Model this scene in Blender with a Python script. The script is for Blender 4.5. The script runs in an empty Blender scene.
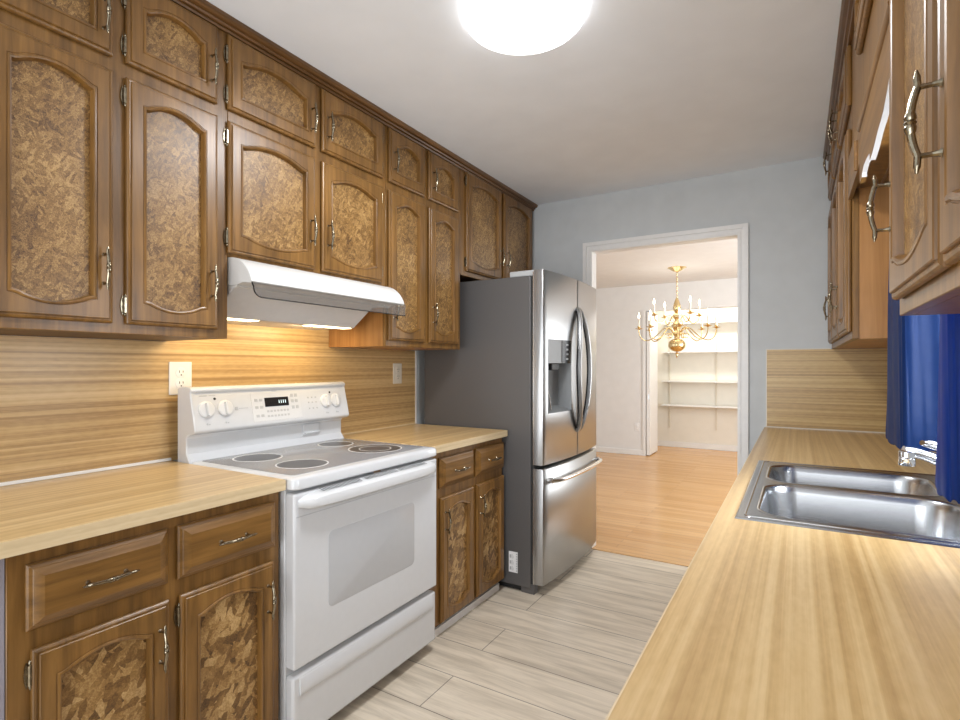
import bpy, bmesh, math, random
from math import pi, sin, cos, radians
from mathutils import Vector, Matrix
random.seed(7)
S = bpy.context.scene
C = S.collection

# ------------------------------------------------------------------ camera, world, lights, exposure
F = 530.88
cam_d = bpy.data.cameras.new('camera'); cam = bpy.data.objects.new('camera', cam_d); C.objects.link(cam)
cam.location = (0, 0, 1.2819); cam.rotation_euler = (pi/2, 0, radians(30.9115))
cam_d.sensor_width = 36; cam_d.lens = 36*F/960; cam_d.shift_y = 5.44/960; cam_d.clip_start = 0.02
S.camera = cam
S.view_settings.view_transform = 'Standard'; S.view_settings.look = 'None'
S.view_settings.exposure = -0.17; S.view_settings.gamma = 1.0
S.view_settings.use_curve_mapping = False
W = bpy.data.worlds.new('world'); S.world = W; W.use_nodes = True
W.node_tree.nodes['Background'].inputs[0].default_value = (0.93, 0.97, 1.0, 1)
W.node_tree.nodes['Background'].inputs[1].default_value = 1.6

def light(name, kind, loc, power, color=(1, 1, 1), rot=(0, 0, 0), size=None, size_y=None, r=None):
    d = bpy.data.lights.new(name, kind); d.energy = power; d.color = color
    if kind == 'AREA':
        d.shape = 'RECTANGLE'; d.size = size; d.size_y = size_y or size
    elif r is not None: d.shadow_soft_size = r
    o = bpy.data.objects.new(name, d); C.objects.link(o); o.location = loc; o.rotation_euler = rot
    return o
# daylight at the sink window, then two added fill lights out of view
light('sink_window_daylight', 'AREA', (0.80, 1.45, 1.50), 44, (0.86, 0.93, 1.0), (0, radians(90), radians(25)), 0.8, 0.8)
light('dining_added_fill', 'AREA', (1.15, 5.6, 1.45), 85, (0.93, 0.97, 1.0), (0, radians(90), 0), 1.6, 2.2)  # added outside an invented window to brighten the dining room
light('rear_added_fill', 'AREA', (-0.75, -2.2, 1.1), 75, (0.93, 0.96, 1.0), (radians(118), 0, 0), 2.2, 2.0)  # added fill behind the camera, tilted up to lift the ceiling

# ------------------------------------------------------------------ materials
def newmat(name):
    m = bpy.data.materials.new(name); m.use_nodes = True
    nt = m.node_tree; b = nt.nodes['Principled BSDF']
    return m, nt, b
def N(nt, t, **k):
    n = nt.nodes.new(t)
    for a, v in k.items(): setattr(n, a, v)
    return n
def ramp(nt, stops):
    r = N(nt, 'ShaderNodeValToRGB'); e = r.color_ramp.elements
    while len(e) < len(stops): e.new(0.5)
    for i, (p, c) in enumerate(stops):
        e[i].position = p; e[i].color = (*c, 1)
    return r
def coords(nt, scale, rot=(0, 0, 0)):
    t = N(nt, 'ShaderNodeTexCoord'); mp = N(nt, 'ShaderNodeMapping')
    mp.inputs['Scale'].default_value = scale; mp.inputs['Rotation'].default_value = rot
    nt.links.new(t.outputs['Object'], mp.inputs['Vector'])
    return mp.outputs['Vector']
def plain(name, col, rough=0.5, metal=0.0, coat=0.0, noise=0.0, nscale=40.0, bump=0.0, aniso=0.0, spec=0.5):
    m, nt, b = newmat(name)
    b.inputs['Base Color'].default_value = (*col, 1); b.inputs['Roughness'].default_value = rough
    b.inputs['Metallic'].default_value = metal; b.inputs['Coat Weight'].default_value = coat
    b.inputs['Specular IOR Level'].default_value = spec
    n = N(nt, 'ShaderNodeTexNoise'); n.inputs['Scale'].default_value = nscale; n.inputs['Detail'].default_value = 3
    nt.links.new(coords(nt, (1, 1, 1)), n.inputs['Vector'])
    r = ramp(nt, [(0.3, tuple(c*(1-noise) for c in col)), (0.7, tuple(min(1, c*(1+noise)) for c in col))])
    nt.links.new(n.outputs['Fac'], r.inputs['Fac']); nt.links.new(r.outputs['Color'], b.inputs['Base Color'])
    if bump:
        bp = N(nt, 'ShaderNodeBump'); bp.inputs['Strength'].default_value = bump; bp.inputs['Distance'].default_value = 0.002
        nt.links.new(n.outputs['Fac'], bp.inputs['Height']); nt.links.new(bp.outputs['Normal'], b.inputs['Normal'])
    return m
def emis(name, col, strength):
    m, nt, b = newmat(name)
    b.inputs['Base Color'].default_value = (*col, 1)
    b.inputs['Emission Color'].default_value = (*col, 1); b.inputs['Emission Strength'].default_value = strength
    return m
def wood(name, dark, mid, light_, scale, rough=0.36, coat=0.10, bump=0.15):
    """fine-grained stained wood; scale says which axis the grain follows (small number)"""
    m, nt, b = newmat(name)
    v = coords(nt, scale)
    n1 = N(nt, 'ShaderNodeTexNoise'); n1.inputs['Scale'].default_value = 1.0; n1.inputs['Detail'].default_value = 5
    n1.inputs['Roughness'].default_value = 0.65; n1.inputs['Distortion'].default_value = 0.4
    nt.links.new(v, n1.inputs['Vector'])
    r = ramp(nt, [(0.28, dark), (0.52, mid), (0.75, light_)])
    nt.links.new(n1.outputs['Fac'], r.inputs['Fac'])
    n2 = N(nt, 'ShaderNodeTexNoise'); n2.inputs['Scale'].default_value = 5.0
    nt.links.new(coords(nt, (1, 1, 1)), n2.inputs['Vector'])
    mx = N(nt, 'ShaderNodeMixRGB', blend_type='MULTIPLY'); mx.inputs['Fac'].default_value = 0.45
    r2 = ramp(nt, [(0.3, (0.6, 0.58, 0.55)), (0.7, (1.15, 1.1, 1.0))])
    nt.links.new(n2.outputs['Fac'], r2.inputs['Fac'])
    nt.links.new(r.outputs['Color'], mx.inputs['Color1']); nt.links.new(r2.outputs['Color'], mx.inputs['Color2'])
    nt.links.new(mx.outputs['Color'], b.inputs['Base Color'])
    b.inputs['Roughness'].default_value = rough; b.inputs['Coat Weight'].default_value = coat; b.inputs['Coat Roughness'].default_value = 0.25
    bp = N(nt, 'ShaderNodeBump'); bp.inputs['Strength'].default_value = bump; bp.inputs['Distance'].default_value = 0.001
    nt.links.new(n1.outputs['Fac'], bp.inputs['Height']); nt.links.new(bp.outputs['Normal'], b.inputs['Normal'])
    return m
def burl(name, stops, cell, aspect, fine_amt, flake_amt, rough=0.35):
    """burl / flake board: pressed wood flakes lying in mixed directions"""
    m, nt, b = newmat(name)
    v = coords(nt, (1, 1, 1))
    nz = N(nt, 'ShaderNodeTexNoise'); nz.inputs['Scale'].default_value = cell*0.9; nz.inputs['Detail'].default_value = 2
    nt.links.new(v, nz.inputs['Vector'])
    wv = N(nt, 'ShaderNodeVectorMath', operation='MULTIPLY_ADD'); wv.inputs[1].default_value = (0.5/cell,)*3
    nt.links.new(nz.outputs['Color'], wv.inputs[0]); nt.links.new(v, wv.inputs[2])
    outs = []
    for ang in (0.5, 1.5, 2.6):
        mp = N(nt, 'ShaderNodeMapping'); mp.vector_type = 'TEXTURE'; mp.inputs['Rotation'].default_value = (ang, 0, 0); mp.inputs['Scale'].default_value = (1, 1, aspect)
        mp.inputs['Location'].default_value = (0.3*ang, ang, 0)
        nt.links.new(wv.outputs[0], mp.inputs['Vector'])
        vo = N(nt, 'ShaderNodeTexVoronoi'); vo.inputs['Scale'].default_value = cell; nt.links.new(mp.outputs[0], vo.inputs['Vector'])
        sp = N(nt, 'ShaderNodeSeparateColor'); nt.links.new(vo.outputs['Color'], sp.inputs[0]); outs.append(sp)
    # which flake lies on top is decided per flake
    def over(fa, fb, mask):
        g = N(nt, 'ShaderNodeMath', operation='GREATER_THAN'); g.inputs[1].default_value = 0.55; nt.links.new(mask, g.inputs[0])
        mx = N(nt, 'ShaderNodeMix'); nt.links.new(g.outputs[0], mx.inputs[0]); nt.links.new(fa, mx.inputs[2]); nt.links.new(fb, mx.inputs[3]); return mx.outputs[0]
    o1 = over(outs[0].outputs[0], outs[1].outputs[0], outs[1].outputs[1])
    o2 = over(o1, outs[2].outputs[0], outs[2].outputs[1])
    n2 = N(nt, 'ShaderNodeTexNoise'); n2.inputs['Scale'].default_value = cell*1.6; n2.inputs['Detail'].default_value = 7; n2.inputs['Roughness'].default_value = 0.7; n2.inputs['Distortion'].default_value = 1.8
    nt.links.new(v, n2.inputs['Vector'])
    n3 = N(nt, 'ShaderNodeTexNoise'); n3.inputs['Scale'].default_value = 9.0; n3.inputs['Detail'].default_value = 2; nt.links.new(v, n3.inputs['Vector'])
    a1 = N(nt, 'ShaderNodeMath', operation='MULTIPLY'); a1.inputs[1].default_value = flake_amt; nt.links.new(o2, a1.inputs[0])
    a2 = N(nt, 'ShaderNodeMath', operation='MULTIPLY_ADD'); a2.inputs[1].default_value = fine_amt; nt.links.new(n2.outputs['Fac'], a2.inputs[0]); nt.links.new(a1.outputs[0], a2.inputs[2])
    a3 = N(nt, 'ShaderNodeMath', operation='MULTIPLY_ADD'); a3.inputs[1].default_value = 0.35; nt.links.new(n3.outputs['Fac'], a3.inputs[0]); nt.links.new(a2.outputs[0], a3.inputs[2])
    a4 = N(nt, 'ShaderNodeMath', operation='SUBTRACT'); a4.inputs[1].default_value = (flake_amt+fine_amt+0.35)/2 - 0.5; nt.links.new(a3.outputs[0], a4.inputs[0])
    r = ramp(nt, stops); nt.links.new(a4.outputs[0], r.inputs['Fac']); nt.links.new(r.outputs['Color'], b.inputs['Base Color'])
    b.inputs['Roughness'].default_value = rough; b.inputs['Coat Weight'].default_value = 0.08; b.inputs['Coat Roughness'].default_value = 0.25
    bp = N(nt, 'ShaderNodeBump'); bp.inputs['Strength'].default_value = 0.5; bp.inputs['Distance'].default_value = 0.001
    nt.links.new(a4.outputs[0], bp.inputs['Height']); nt.links.new(bp.outputs['Normal'], b.inputs['Normal'])
    return m
def laminate(name, axis, across, cols, rough=0.3, coat=0.0, fine=1.0, strip=0.22):
    """striped butcher-block look laminate; axis = grain direction, across = direction the stripes are stacked"""
    m, nt, b = newmat(name)
    sc = [14.0, 14.0, 14.0]; sc[axis] = 0.45; sc[across] = 30.0*fine
    n1 = N(nt, 'ShaderNodeTexNoise'); n1.inputs['Scale'].default_value = 1.0; n1.inputs['Detail'].default_value = 4; n1.inputs['Roughness'].default_value = 0.6
    nt.links.new(coords(nt, tuple(sc)), n1.inputs['Vector'])
    sc2 = [10.0, 10.0, 10.0]; sc2[axis] = 30.0; sc2[across] = 120.0
    n2 = N(nt, 'ShaderNodeTexNoise'); n2.inputs['Scale'].default_value = 1.0; n2.inputs['Detail'].default_value = 2
    nt.links.new(coords(nt, tuple(sc2)), n2.inputs['Vector'])
    sc3 = [0.0, 0.0, 0.0]; sc3[across] = 26.0*fine; sc3[axis] = 0.0
    n3 = N(nt, 'ShaderNodeTexVoronoi'); n3.inputs['Scale'].default_value = 1.0
    nt.links.new(coords(nt, tuple(sc3)), n3.inputs['Vector'])
    sep = N(nt, 'ShaderNodeSeparateColor'); nt.links.new(n3.outputs['Color'], sep.inputs[0])
    a1 = N(nt, 'ShaderNodeMath', operation='MULTIPLY_ADD'); a1.inputs[1].default_value = 0.22
    nt.links.new(n2.outputs['Fac'], a1.inputs[0]); nt.links.new(n1.outputs['Fac'], a1.inputs[2])
    a2 = N(nt, 'ShaderNodeMath', operation='MULTIPLY_ADD'); a2.inputs[1].default_value = strip
    nt.links.new(sep.outputs[0], a2.inputs[0]); nt.links.new(a1.outputs[0], a2.inputs[2])
    a3 = N(nt, 'ShaderNodeMath', operation='SUBTRACT'); a3.inputs[1].default_value = 0.11+strip/2; nt.links.new(a2.outputs[0], a3.inputs[0])
    r = ramp(nt, [(0.3, cols[0]), (0.5, cols[1]), (0.7, cols[2])])
    nt.links.new(a3.outputs[0], r.inputs['Fac']); nt.links.new(r.outputs['Color'], b.inputs['Base Color'])
    b.inputs['Roughness'].default_value = rough; b.inputs['Coat Weight'].default_value = coat
    return m
def planks(name, cols, mortar, width, length, msize, grain, rough=0.35):
    """floor boards running along X"""
    m, nt, b = newmat(name)
    v = coords(nt, (1, 1, 1))
    br = N(nt, 'ShaderNodeTexBrick'); br.offset = 0.37; br.offset_frequency = 2
    br.inputs['Scale'].default_value = 1.0; br.inputs['Brick Width'].default_value = length; br.inputs['Row Height'].default_value = width
    br.inputs['Mortar Size'].default_value = msize; br.inputs['Mortar Smooth'].default_value = 0.1; br.inputs['Bias'].default_value = 0.0
    br.inputs['Color1'].default_value = (*cols[0], 1); br.inputs['Color2'].default_value = (*cols[1], 1); br.inputs['Mortar'].default_value = (*mortar, 1)
    nt.links.new(v, br.inputs['Vector'])
    n = N(nt, 'ShaderNodeTexNoise'); n.inputs['Scale'].default_value = 1.0; n.inputs['Detail'].default_value = 6; n.inputs['Roughness'].default_value = 0.65; n.inputs['Distortion'].default_value = 0.6
    nt.links.new(coords(nt, (2.2, 26, 1)), n.inputs['Vector'])
    r = ramp(nt, [(0.3, grain[0]), (0.6, grain[1])]); nt.links.new(n.outputs['Fac'], r.inputs['Fac'])
    mx = N(nt, 'ShaderNodeMixRGB', blend_type='MULTIPLY'); mx.inputs['Fac'].default_value = 1.0
    nt.links.new(br.outputs['Color'], mx.inputs['Color1']); nt.links.new(r.outputs['Color'], mx.inputs['Color2'])
    nt.links.new(mx.outputs['Color'], b.inputs['Base Color']); b.inputs['Roughness'].default_value = rough
    return m
def glassy(name, tint, alpha, rough=0.05):
    m, nt, b = newmat(name)
    b.inputs['Base Color'].default_value = (*tint, 1); b.inputs['Roughness'].default_value = rough
    b.inputs['Alpha'].default_value = alpha
    return m

WD, WM, WL = (0.105, 0.049, 0.011), (0.212, 0.104, 0.025), (0.30, 0.156, 0.042)
M = {}
M['wood_v'] = wood('stained_wood_upright', WD, WM, WL, (38, 38, 2.2))
M['wood_h'] = wood('stained_wood_level', WD, WM, WL, (38, 2.2, 38))
M['wood_side'] = wood('veneer_side', (0.30, 0.13, 0.035), (0.42, 0.20, 0.06), (0.50, 0.25, 0.085), (30, 30, 1.6), 0.4, 0.1)
M['wood_dark'] = wood('shadow_wood', (0.05, 0.022, 0.009), (0.09, 0.042, 0.016), (0.13, 0.062, 0.025), (38, 2.2, 38), 0.5, 0.0)  # colour darkened for the shade under wall cabinets and in toe recesses
M['crown'] = wood('crown_wood', (0.08, 0.036, 0.011), (0.155, 0.073, 0.022), (0.22, 0.112, 0.036), (38, 2.2, 38))
M['burl'] = burl('burl_panel', [(0.26, (0.05, 0.022, 0.007)), (0.43, (0.175, 0.086, 0.023)), (0.55, (0.275, 0.148, 0.043)), (0.74, (0.50, 0.31, 0.12))], 120, 3.2, 1.25, 0.22)
M['flake'] = burl('flake_panel', [(0.22, (0.07, 0.032, 0.010)), (0.43, (0.19, 0.095, 0.026)), (0.57, (0.31, 0.17, 0.052)), (0.78, (0.58, 0.38, 0.165))], 58, 2.6, 0.75, 0.38)
M['counter_l'] = laminate('laminate_counter', 1, 0, [(0.48, 0.30, 0.122), (0.62, 0.42, 0.19), (0.73, 0.53, 0.275)], 0.28, 0.0, 1.9, 0.10)
M['counter_edge'] = laminate('laminate_edge', 1, 2, [(0.56, 0.42, 0.24), (0.68, 0.53, 0.32), (0.76, 0.62, 0.40)], 0.4)
M['splash'] = laminate('laminate_backsplash', 1, 2, [(0.37, 0.225, 0.09), (0.54, 0.355, 0.155), (0.66, 0.47, 0.235)], 0.32, 0.0, 2.6)
M['splash_x'] = laminate('laminate_backsplash_end', 0, 2, [(0.34, 0.212, 0.075), (0.50, 0.328, 0.125), (0.62, 0.45, 0.20)], 0.32, 0.0, 2.6)
M['wall_grey'] = plain('painted_wall_grey', (0.58, 0.605, 0.615), 0.7, noise=0.03, nscale=9, bump=0.05)
M['wall_white'] = plain('painted_wall_white', (0.76, 0.75, 0.735), 0.7, noise=0.02, nscale=9, bump=0.04)
M['closet'] = plain('closet_wall', (0.82, 0.78, 0.69), 0.7, noise=0.02, nscale=9)
M['ceiling'] = plain('ceiling_paint', (0.86, 0.885, 0.92), 0.8, noise=0.02, nscale=6, bump=0.08)
M['trim'] = plain('trim_white', (0.80, 0.79, 0.77), 0.35, noise=0.02)
M['trim_grey'] = plain('grey_panel_paint', (0.30, 0.28, 0.32), 0.5, noise=0.06)
M['floor'] = planks('vinyl_planks', [(0.76, 0.665, 0.535), (0.68, 0.59, 0.47)], (0.26, 0.22, 0.18), 0.228, 1.22, 0.0022, [(0.66, 0.64, 0.62), (1.0, 1.0, 1.0)], 0.38)
M['oak'] = planks('oak_strips', [(0.72, 0.415, 0.165), (0.60, 0.31, 0.10)], (0.36, 0.18, 0.07), 0.065, 1.1, 0.0015, [(0.82, 0.80, 0.76), (1.0, 1.0, 1.0)], 0.22)
M['enamel'] = plain('white_enamel', (0.66, 0.668, 0.68), 0.18, coat=0.3, noise=0.01)
M['enamel_soft'] = plain('white_plastic', (0.66, 0.665, 0.67), 0.3, noise=0.01)
M['hood_white'] = plain('hood_enamel', (0.64, 0.635, 0.62), 0.3, noise=0.01)
M['hood_under'] = plain('hood_housing_grey', (0.60, 0.58, 0.57), 0.45, noise=0.02)
M['oven_glass'] = plain('oven_window_grey', (0.50, 0.505, 0.515), 0.12, noise=0.01)
M['cook_glass'] = plain('cooktop_glass', (0.25, 0.25, 0.255), 0.2, noise=0.25, nscale=700, spec=0.5)
M['burner_dark'] = plain('burner_zone', (0.075, 0.075, 0.078), 0.3, noise=0.25, nscale=600, spec=0.4)
M['ring_white'] = plain('burner_ring', (0.85, 0.85, 0.86), 0.25, noise=0.01)
M['black'] = plain('black_plastic', (0.012, 0.012, 0.013), 0.25, noise=0.05)
M['dark'] = plain('dark_gap', (0.02, 0.02, 0.02), 0.7, noise=0.05)
M['mark_grey'] = plain('printed_grey', (0.44, 0.45, 0.46), 0.4, noise=0.01)
M['segment'] = emis('display_segment', (0.55, 0.7, 0.75), 0.5)
M['visor'] = glassy('smoked_visor', (0.17, 0.155, 0.14), 0.40)
M['steel'] = plain('brushed_steel', (0.40, 0.40, 0.40), 0.30, metal=1.0, noise=0.03, nscale=300)
M['steel_bright'] = plain('steel_edge', (0.75, 0.75, 0.75), 0.2, metal=1.0, noise=0.02)
M['steel_sink'] = plain('sink_steel', (0.50, 0.51, 0.525), 0.26, metal=1.0, noise=0.04, nscale=250)
M['fridge_side'] = plain('fridge_grey_side', (0.115, 0.11, 0.108), 0.42, noise=0.06, nscale=500, metal=0.25)
M['dispenser'] = plain('dispenser_grey', (0.16, 0.155, 0.15), 0.3, noise=0.03)
M['recess'] = plain('dispenser_recess_grey', (0.24, 0.25, 0.255), 0.4, noise=0.03)
M['fridge_cap'] = plain('fridge_hinge_cover', (0.42, 0.43, 0.43), 0.45, noise=0.02)
M['chrome'] = plain('chrome', (0.85, 0.86, 0.88), 0.06, metal=1.0, noise=0.01)
M['brass'] = plain('polished_brass', (0.80, 0.63, 0.34), 0.16, metal=1.0, noise=0.03)
M['pewter'] = plain('antique_pewter', (0.27, 0.23, 0.165), 0.22, metal=1.0, noise=0.3, nscale=120)
M['ivory'] = plain('ivory_plate', (0.72, 0.66, 0.55), 0.35, noise=0.01)
M['plate'] = plain('white_plate', (0.82, 0.81, 0.80), 0.35, noise=0.01)
M['candle'] = plain('candle_sleeve', (0.86, 0.82, 0.72), 0.5, noise=0.01)
M['bulb'] = emis('lit_bulb', (1.0, 0.86, 0.62), 7)
M['lamp_glass'] = emis('lamp_diffuser', (0.97, 0.985, 1.0), 4.0)
M['hood_lamp'] = emis('hood_lamp_lens', (1.0, 0.80, 0.48), 9)
M['paper'] = plain('label_paper', (0.80, 0.80, 0.80), 0.6, noise=0.01)
m, nt, b = newmat('blue_satin'); M['satin'] = m
b.inputs['Base Color'].default_value = (0.009, 0.030, 0.115, 1); b.inputs['Roughness'].default_value = 0.42; b.inputs['Specular IOR Level'].default_value = 0.12
_n = N(nt, 'ShaderNodeTexNoise'); _n.inputs['Scale'].default_value = 1.0; _n.inputs['Detail'].default_value = 2
nt.links.new(coords(nt, (7, 7, 11)), _n.inputs['Vector'])
_b = N(nt, 'ShaderNodeBump'); _b.inputs['Strength'].default_value = 0.6; _b.inputs['Distance'].default_value = 0.01
nt.links.new(_n.outputs['Fac'], _b.inputs['Height']); nt.links.new(_b.outputs['Normal'], b.inputs['Normal'])
_t = N(nt, 'ShaderNodeBsdfTranslucent'); _t.inputs['Color'].default_value = (0.02, 0.12, 0.52, 1)
_m = N(nt, 'ShaderNodeMixShader'); _m.inputs[0].default_value = 0.3
nt.links.new(b.outputs[0], _m.inputs[1]); nt.links.new(_t.outputs[0], _m.inputs[2]); nt.links.new(_m.outputs[0], nt.nodes['Material Output'].inputs[0])
M['pane'] = glassy('window_pane', (0.9, 0.95, 1.0), 0.12)

# ------------------------------------------------------------------ mesh helpers
WO = {}                                          # world origin of each object
class MB:
    def __init__(s): s.v = []; s.f = []
    def add(s, vs, fs):
        o = len(s.v); s.v += [tuple(v) for v in vs]; s.f += [tuple(i+o for i in f) for f in fs]; return s
    def box(s, x0, y0, z0, x1, y1, z1):
        x0, x1 = min(x0, x1), max(x0, x1); y0, y1 = min(y0, y1), max(y0, y1); z0, z1 = min(z0, z1), max(z0, z1)
        return s.add([(x0,y0,z0),(x1,y0,z0),(x1,y1,z0),(x0,y1,z0),(x0,y0,z1),(x1,y0,z1),(x1,y1,z1),(x0,y1,z1)],
                     [(0,3,2,1),(4,5,6,7),(0,1,5,4),(1,2,6,5),(2,3,7,6),(3,0,4,7)])
    def loops(s, rings, cap0=True, cap1=True, closed=True):
        n = len(rings[0]); vs = [p for r in rings for p in r]; fs = []
        for i in range(len(rings)-1):
            for j in range(n if closed else n-1):
                k = (j+1) % n
                fs.append((i*n+j, i*n+k, (i+1)*n+k, (i+1)*n+j))
        if cap0: fs.append(tuple(range(n-1, -1, -1)))
        if cap1: fs.append(tuple(range((len(rings)-1)*n, len(rings)*n)))
        return s.add(vs, fs)
    def prism(s, prof, y0, y1):                  # profile in (x,z), extruded along y
        return s.loops([[(x, y0, z) for x, z in prof], [(x, y1, z) for x, z in prof]])
    def prism_x(s, prof, x0, x1):                # profile in (y,z), extruded along x
        return s.loops([[(x0, y, z) for y, z in prof], [(x1, y, z) for y, z in prof]])
    def tube(s, pts, rad, n=8, up=(0.123, 0.31, 0.94), flat=1.0):
        pts = [Vector(p) for p in pts]
        if not isinstance(rad, (list, tuple)): rad = [rad]*len(pts)
        rings = []; prev = None
        for i, p in enumerate(pts):
            t = (pts[min(i+1, len(pts)-1)] - pts[max(i-1, 0)]).normalized()
            u = t.cross(Vector(up)) if prev is None else (prev - t*prev.dot(t))
            u.normalize(); prev = u; w = t.cross(u)
            rings.append([p + (u*cos(2*pi*k/n) + w*sin(2*pi*k/n)*flat)*rad[i] for k in range(n)])
        return s.loops(rings)
    def lathe(s, c, prof, n=24):                 # profile of (radius, z) about a vertical axis at c
        rings = [[(c[0]+r*cos(2*pi*k/n), c[1]+r*sin(2*pi*k/n), c[2]+z) for k in range(n)] for r, z in prof]
        return s.loops(rings)
    def lathe_ax(s, c, ax, prof, n=20):
        ax = Vector(ax).normalized(); u = ax.orthogonal().normalized(); w = ax.cross(u); c = Vector(c)
        return s.loops([[c + ax*h + (u*cos(2*pi*k/n) + w*sin(2*pi*k/n))*r for k in range(n)] for r, h in prof])
    def torus(s, c, ax, R, r, n=32, m=8):
        ax = Vector(ax).normalized(); u = ax.orthogonal().normalized(); w = ax.cross(u); c = Vector(c); vs = []; fs = []
        for i in range(n):
            d = u*cos(2*pi*i/n) + w*sin(2*pi*i/n)
            for j in range(m): vs.append(c + d*(R + r*cos(2*pi*j/m)) + ax*r*sin(2*pi*j/m))
        for i in range(n):
            for j in range(m):
                a, b_ = (i+1) % n, (j+1) % m
                fs.append((i*m+j, a*m+j, a*m+b_, i*m+b_))
        return s.add(vs, fs)
    def mesh(s, name, mat, origin=(0, 0, 0), angle=35):
        me = bpy.data.meshes.new(name)
        me.from_pydata([(v[0]-origin[0], v[1]-origin[1], v[2]-origin[2]) for v in s.v], [], s.f)
        bm = bmesh.new(); bm.from_mesh(me); bmesh.ops.recalc_face_normals(bm, faces=bm.faces); bm.to_mesh(me); bm.free()
        me.materials.append(mat if not isinstance(mat, str) else M[mat])
        me.polygons.foreach_set('use_smooth', [True]*len(me.polygons))
        me.set_sharp_from_angle(angle=radians(angle))
        return me
    def build(s, name, mat, parent=None, origin=None, bevel=0.0, seg=2, label=None, angle=35):
        o0 = Vector(WO[parent]) if parent is not None else Vector(origin or (0, 0, 0))
        me = s.mesh(name, mat, o0, angle)
        o = bpy.data.objects.new(name, me); C.objects.link(o)
        if parent is not None: o.parent = parent
        else: o.location = o0
        WO[o] = o0
        if bevel:
            md = o.modifiers.new('bevel', 'BEVEL'); md.width = bevel; md.segments = seg; md.limit_method = 'ANGLE'; md.angle_limit = radians(40)
        if label: o['label'] = label
        return o
def place(me, name, parent, loc, rot=(0, 0, 0), label=None):
    o = bpy.data.objects.new(name, me); C.objects.link(o); o.parent = parent
    o.location = Vector(loc) - Vector(WO[parent]); o.rotation_euler = rot; WO[o] = Vector(loc)
    if label: o['label'] = label
    return o
def tag(o, label, cat, group=None):
    o['label'] = label; o['category'] = cat
    if group: o['group'] = group
    return o
def thing(name, label, cat, loc, group=None):
    o = bpy.data.objects.new(name, None); C.objects.link(o); o.location = loc; o.empty_display_size = 0.1
    WO[o] = Vector(loc); return tag(o, label, cat, group)
def struct(mb, name, mat, bevel=0.0):
    o = mb.build(name, mat, bevel=bevel); o['kind'] = 'structure'; return o

# ------------------------------------------------------------------ room shell
XW, XR, YF, ZC = -2.085, 0.52, 3.60, 2.473
Y0, YD, ZD = -1.6, 7.68, 2.425
struct(MB().box(XW-0.1, Y0, -0.08, XR+0.1, YF, 0.0), 'floor', 'floor')
struct(MB().box(-4.2, YF, -0.08, 1.2, 9.0, 0.0), 'floor_dining', 'oak')
struct(MB().box(XW-0.1, Y0, ZC, XR+0.1, YF, ZC+0.08), 'ceiling', 'ceiling')
struct(MB().box(-4.2, YF+0.075, ZD, 1.2, 9.0, ZD+0.13), 'ceiling_dining', 'wall_white')
struct(MB().box(XW-0.1, Y0, 0, XW, YF, ZC), 'wall_left', 'wall_grey')
# right wall with the sink window opening
WY0, WY1, WZ0, WZ1 = 1.28, 2.06, 1.06, 1.95
mb = MB(); mb.box(XR, Y0, 0, XR+0.1, WY0, ZC); mb.box(XR, WY1, 0, XR+0.1, YF, ZC); mb.box(XR, WY0, 0, XR+0.1, WY1, WZ0); mb.box(XR, WY0, WZ1, XR+0.1, WY1, ZC)
struct(mb, 'wall_right', 'wall_grey')
# far wall with the doorway
DX0, DX1, DZ = -1.236, -0.316, 2.078
mb = MB(); mb.box(XW-0.1, YF, 0, DX0-0.012, YF+0.075, ZC+0.08); mb.box(DX1+0.012, YF, 0, XR+0.1, YF+0.075, ZC+0.08); mb.box(DX0-0.012, YF, DZ+0.012, DX1+0.012, YF+0.075, ZC+0.08)
struct(mb, 'wall_far', 'wall_grey')
# door casing and jamb lining
cw = 0.064
def casing(prof_pts, n): pass
mb = MB()
def frame_rect(mb, x0, x1, z1, w, y0, y1, z0=0.0):
    wr = w*0.84
    mb.box(x0-w, y0, z0, x0, y1, z1+w); mb.box(x1, y0, z0, x1+wr, y1, z1+w); mb.box(x0, y0, z1, x1, y1, z1+w)
frame_rect(mb, DX0, DX1, DZ, cw, YF-0.014, YF-0.001); frame_rect(mb, DX0-0.038, DX1+0.038, DZ+0.038, cw-0.038, YF-0.022, YF-0.0135); frame_rect(mb, DX0-0.008, DX1+0.008, DZ+0.008, 0.012, YF-0.019, YF-0.0135)
struct(mb, 'trim_1', 'trim')
mb = MB(); mb.box(DX0-0.012, YF-0.0008, 0, DX0, YF+0.080, DZ+0.012); mb.box(DX1, YF-0.0008, 0, DX1+0.012, YF+0.080, DZ+0.012); mb.box(DX0, YF-0.0008, DZ, DX1, YF+0.080, DZ+0.012)
struct(mb, 'trim_2', 'trim')
struct(MB().box(DX0, YF-0.02, 0.0, DX1, YF+0.012, 0.004), 'trim_3', 'oak')
# dining room beyond
CX0 = -1.85
mb = MB(); mb.box(-4.2, YD, 0, CX0, YD+0.12, ZD)
mb.box(CX0, YD, 2.055, 1.2, YD+0.12, ZD); struct(mb, 'wall_dining_far', 'wall_white')
struct(MB().box(-4.3, YF, 0, -4.2, 9.0, ZD), 'wall_dining_left', 'wall_white')
mb = MB(); mb.box(1.2, YF, 0, 1.3, 4.5, ZD); mb.box(1.2, 6.7, 0, 1.3, 9.0, ZD); mb.box(1.2, 4.5, 0, 1.3, 6.7, 0.65); mb.box(1.2, 4.5, 2.25, 1.3, 6.7, ZD)
struct(mb, 'wall_dining_right', 'wall_white')
mb = MB(); mb.box(1.22, 4.5, 0.65, 1.27, 4.55, 2.25); mb.box(1.22, 6.65, 0.65, 1.27, 6.7, 2.25); mb.box(1.22, 4.55, 0.65, 1.27, 6.65, 0.7); mb.box(1.22, 4.55, 2.2, 1.27, 6.65, 2.25); mb.box(1.22, 5.57, 0.7, 1.27, 5.63, 2.2)
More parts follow.
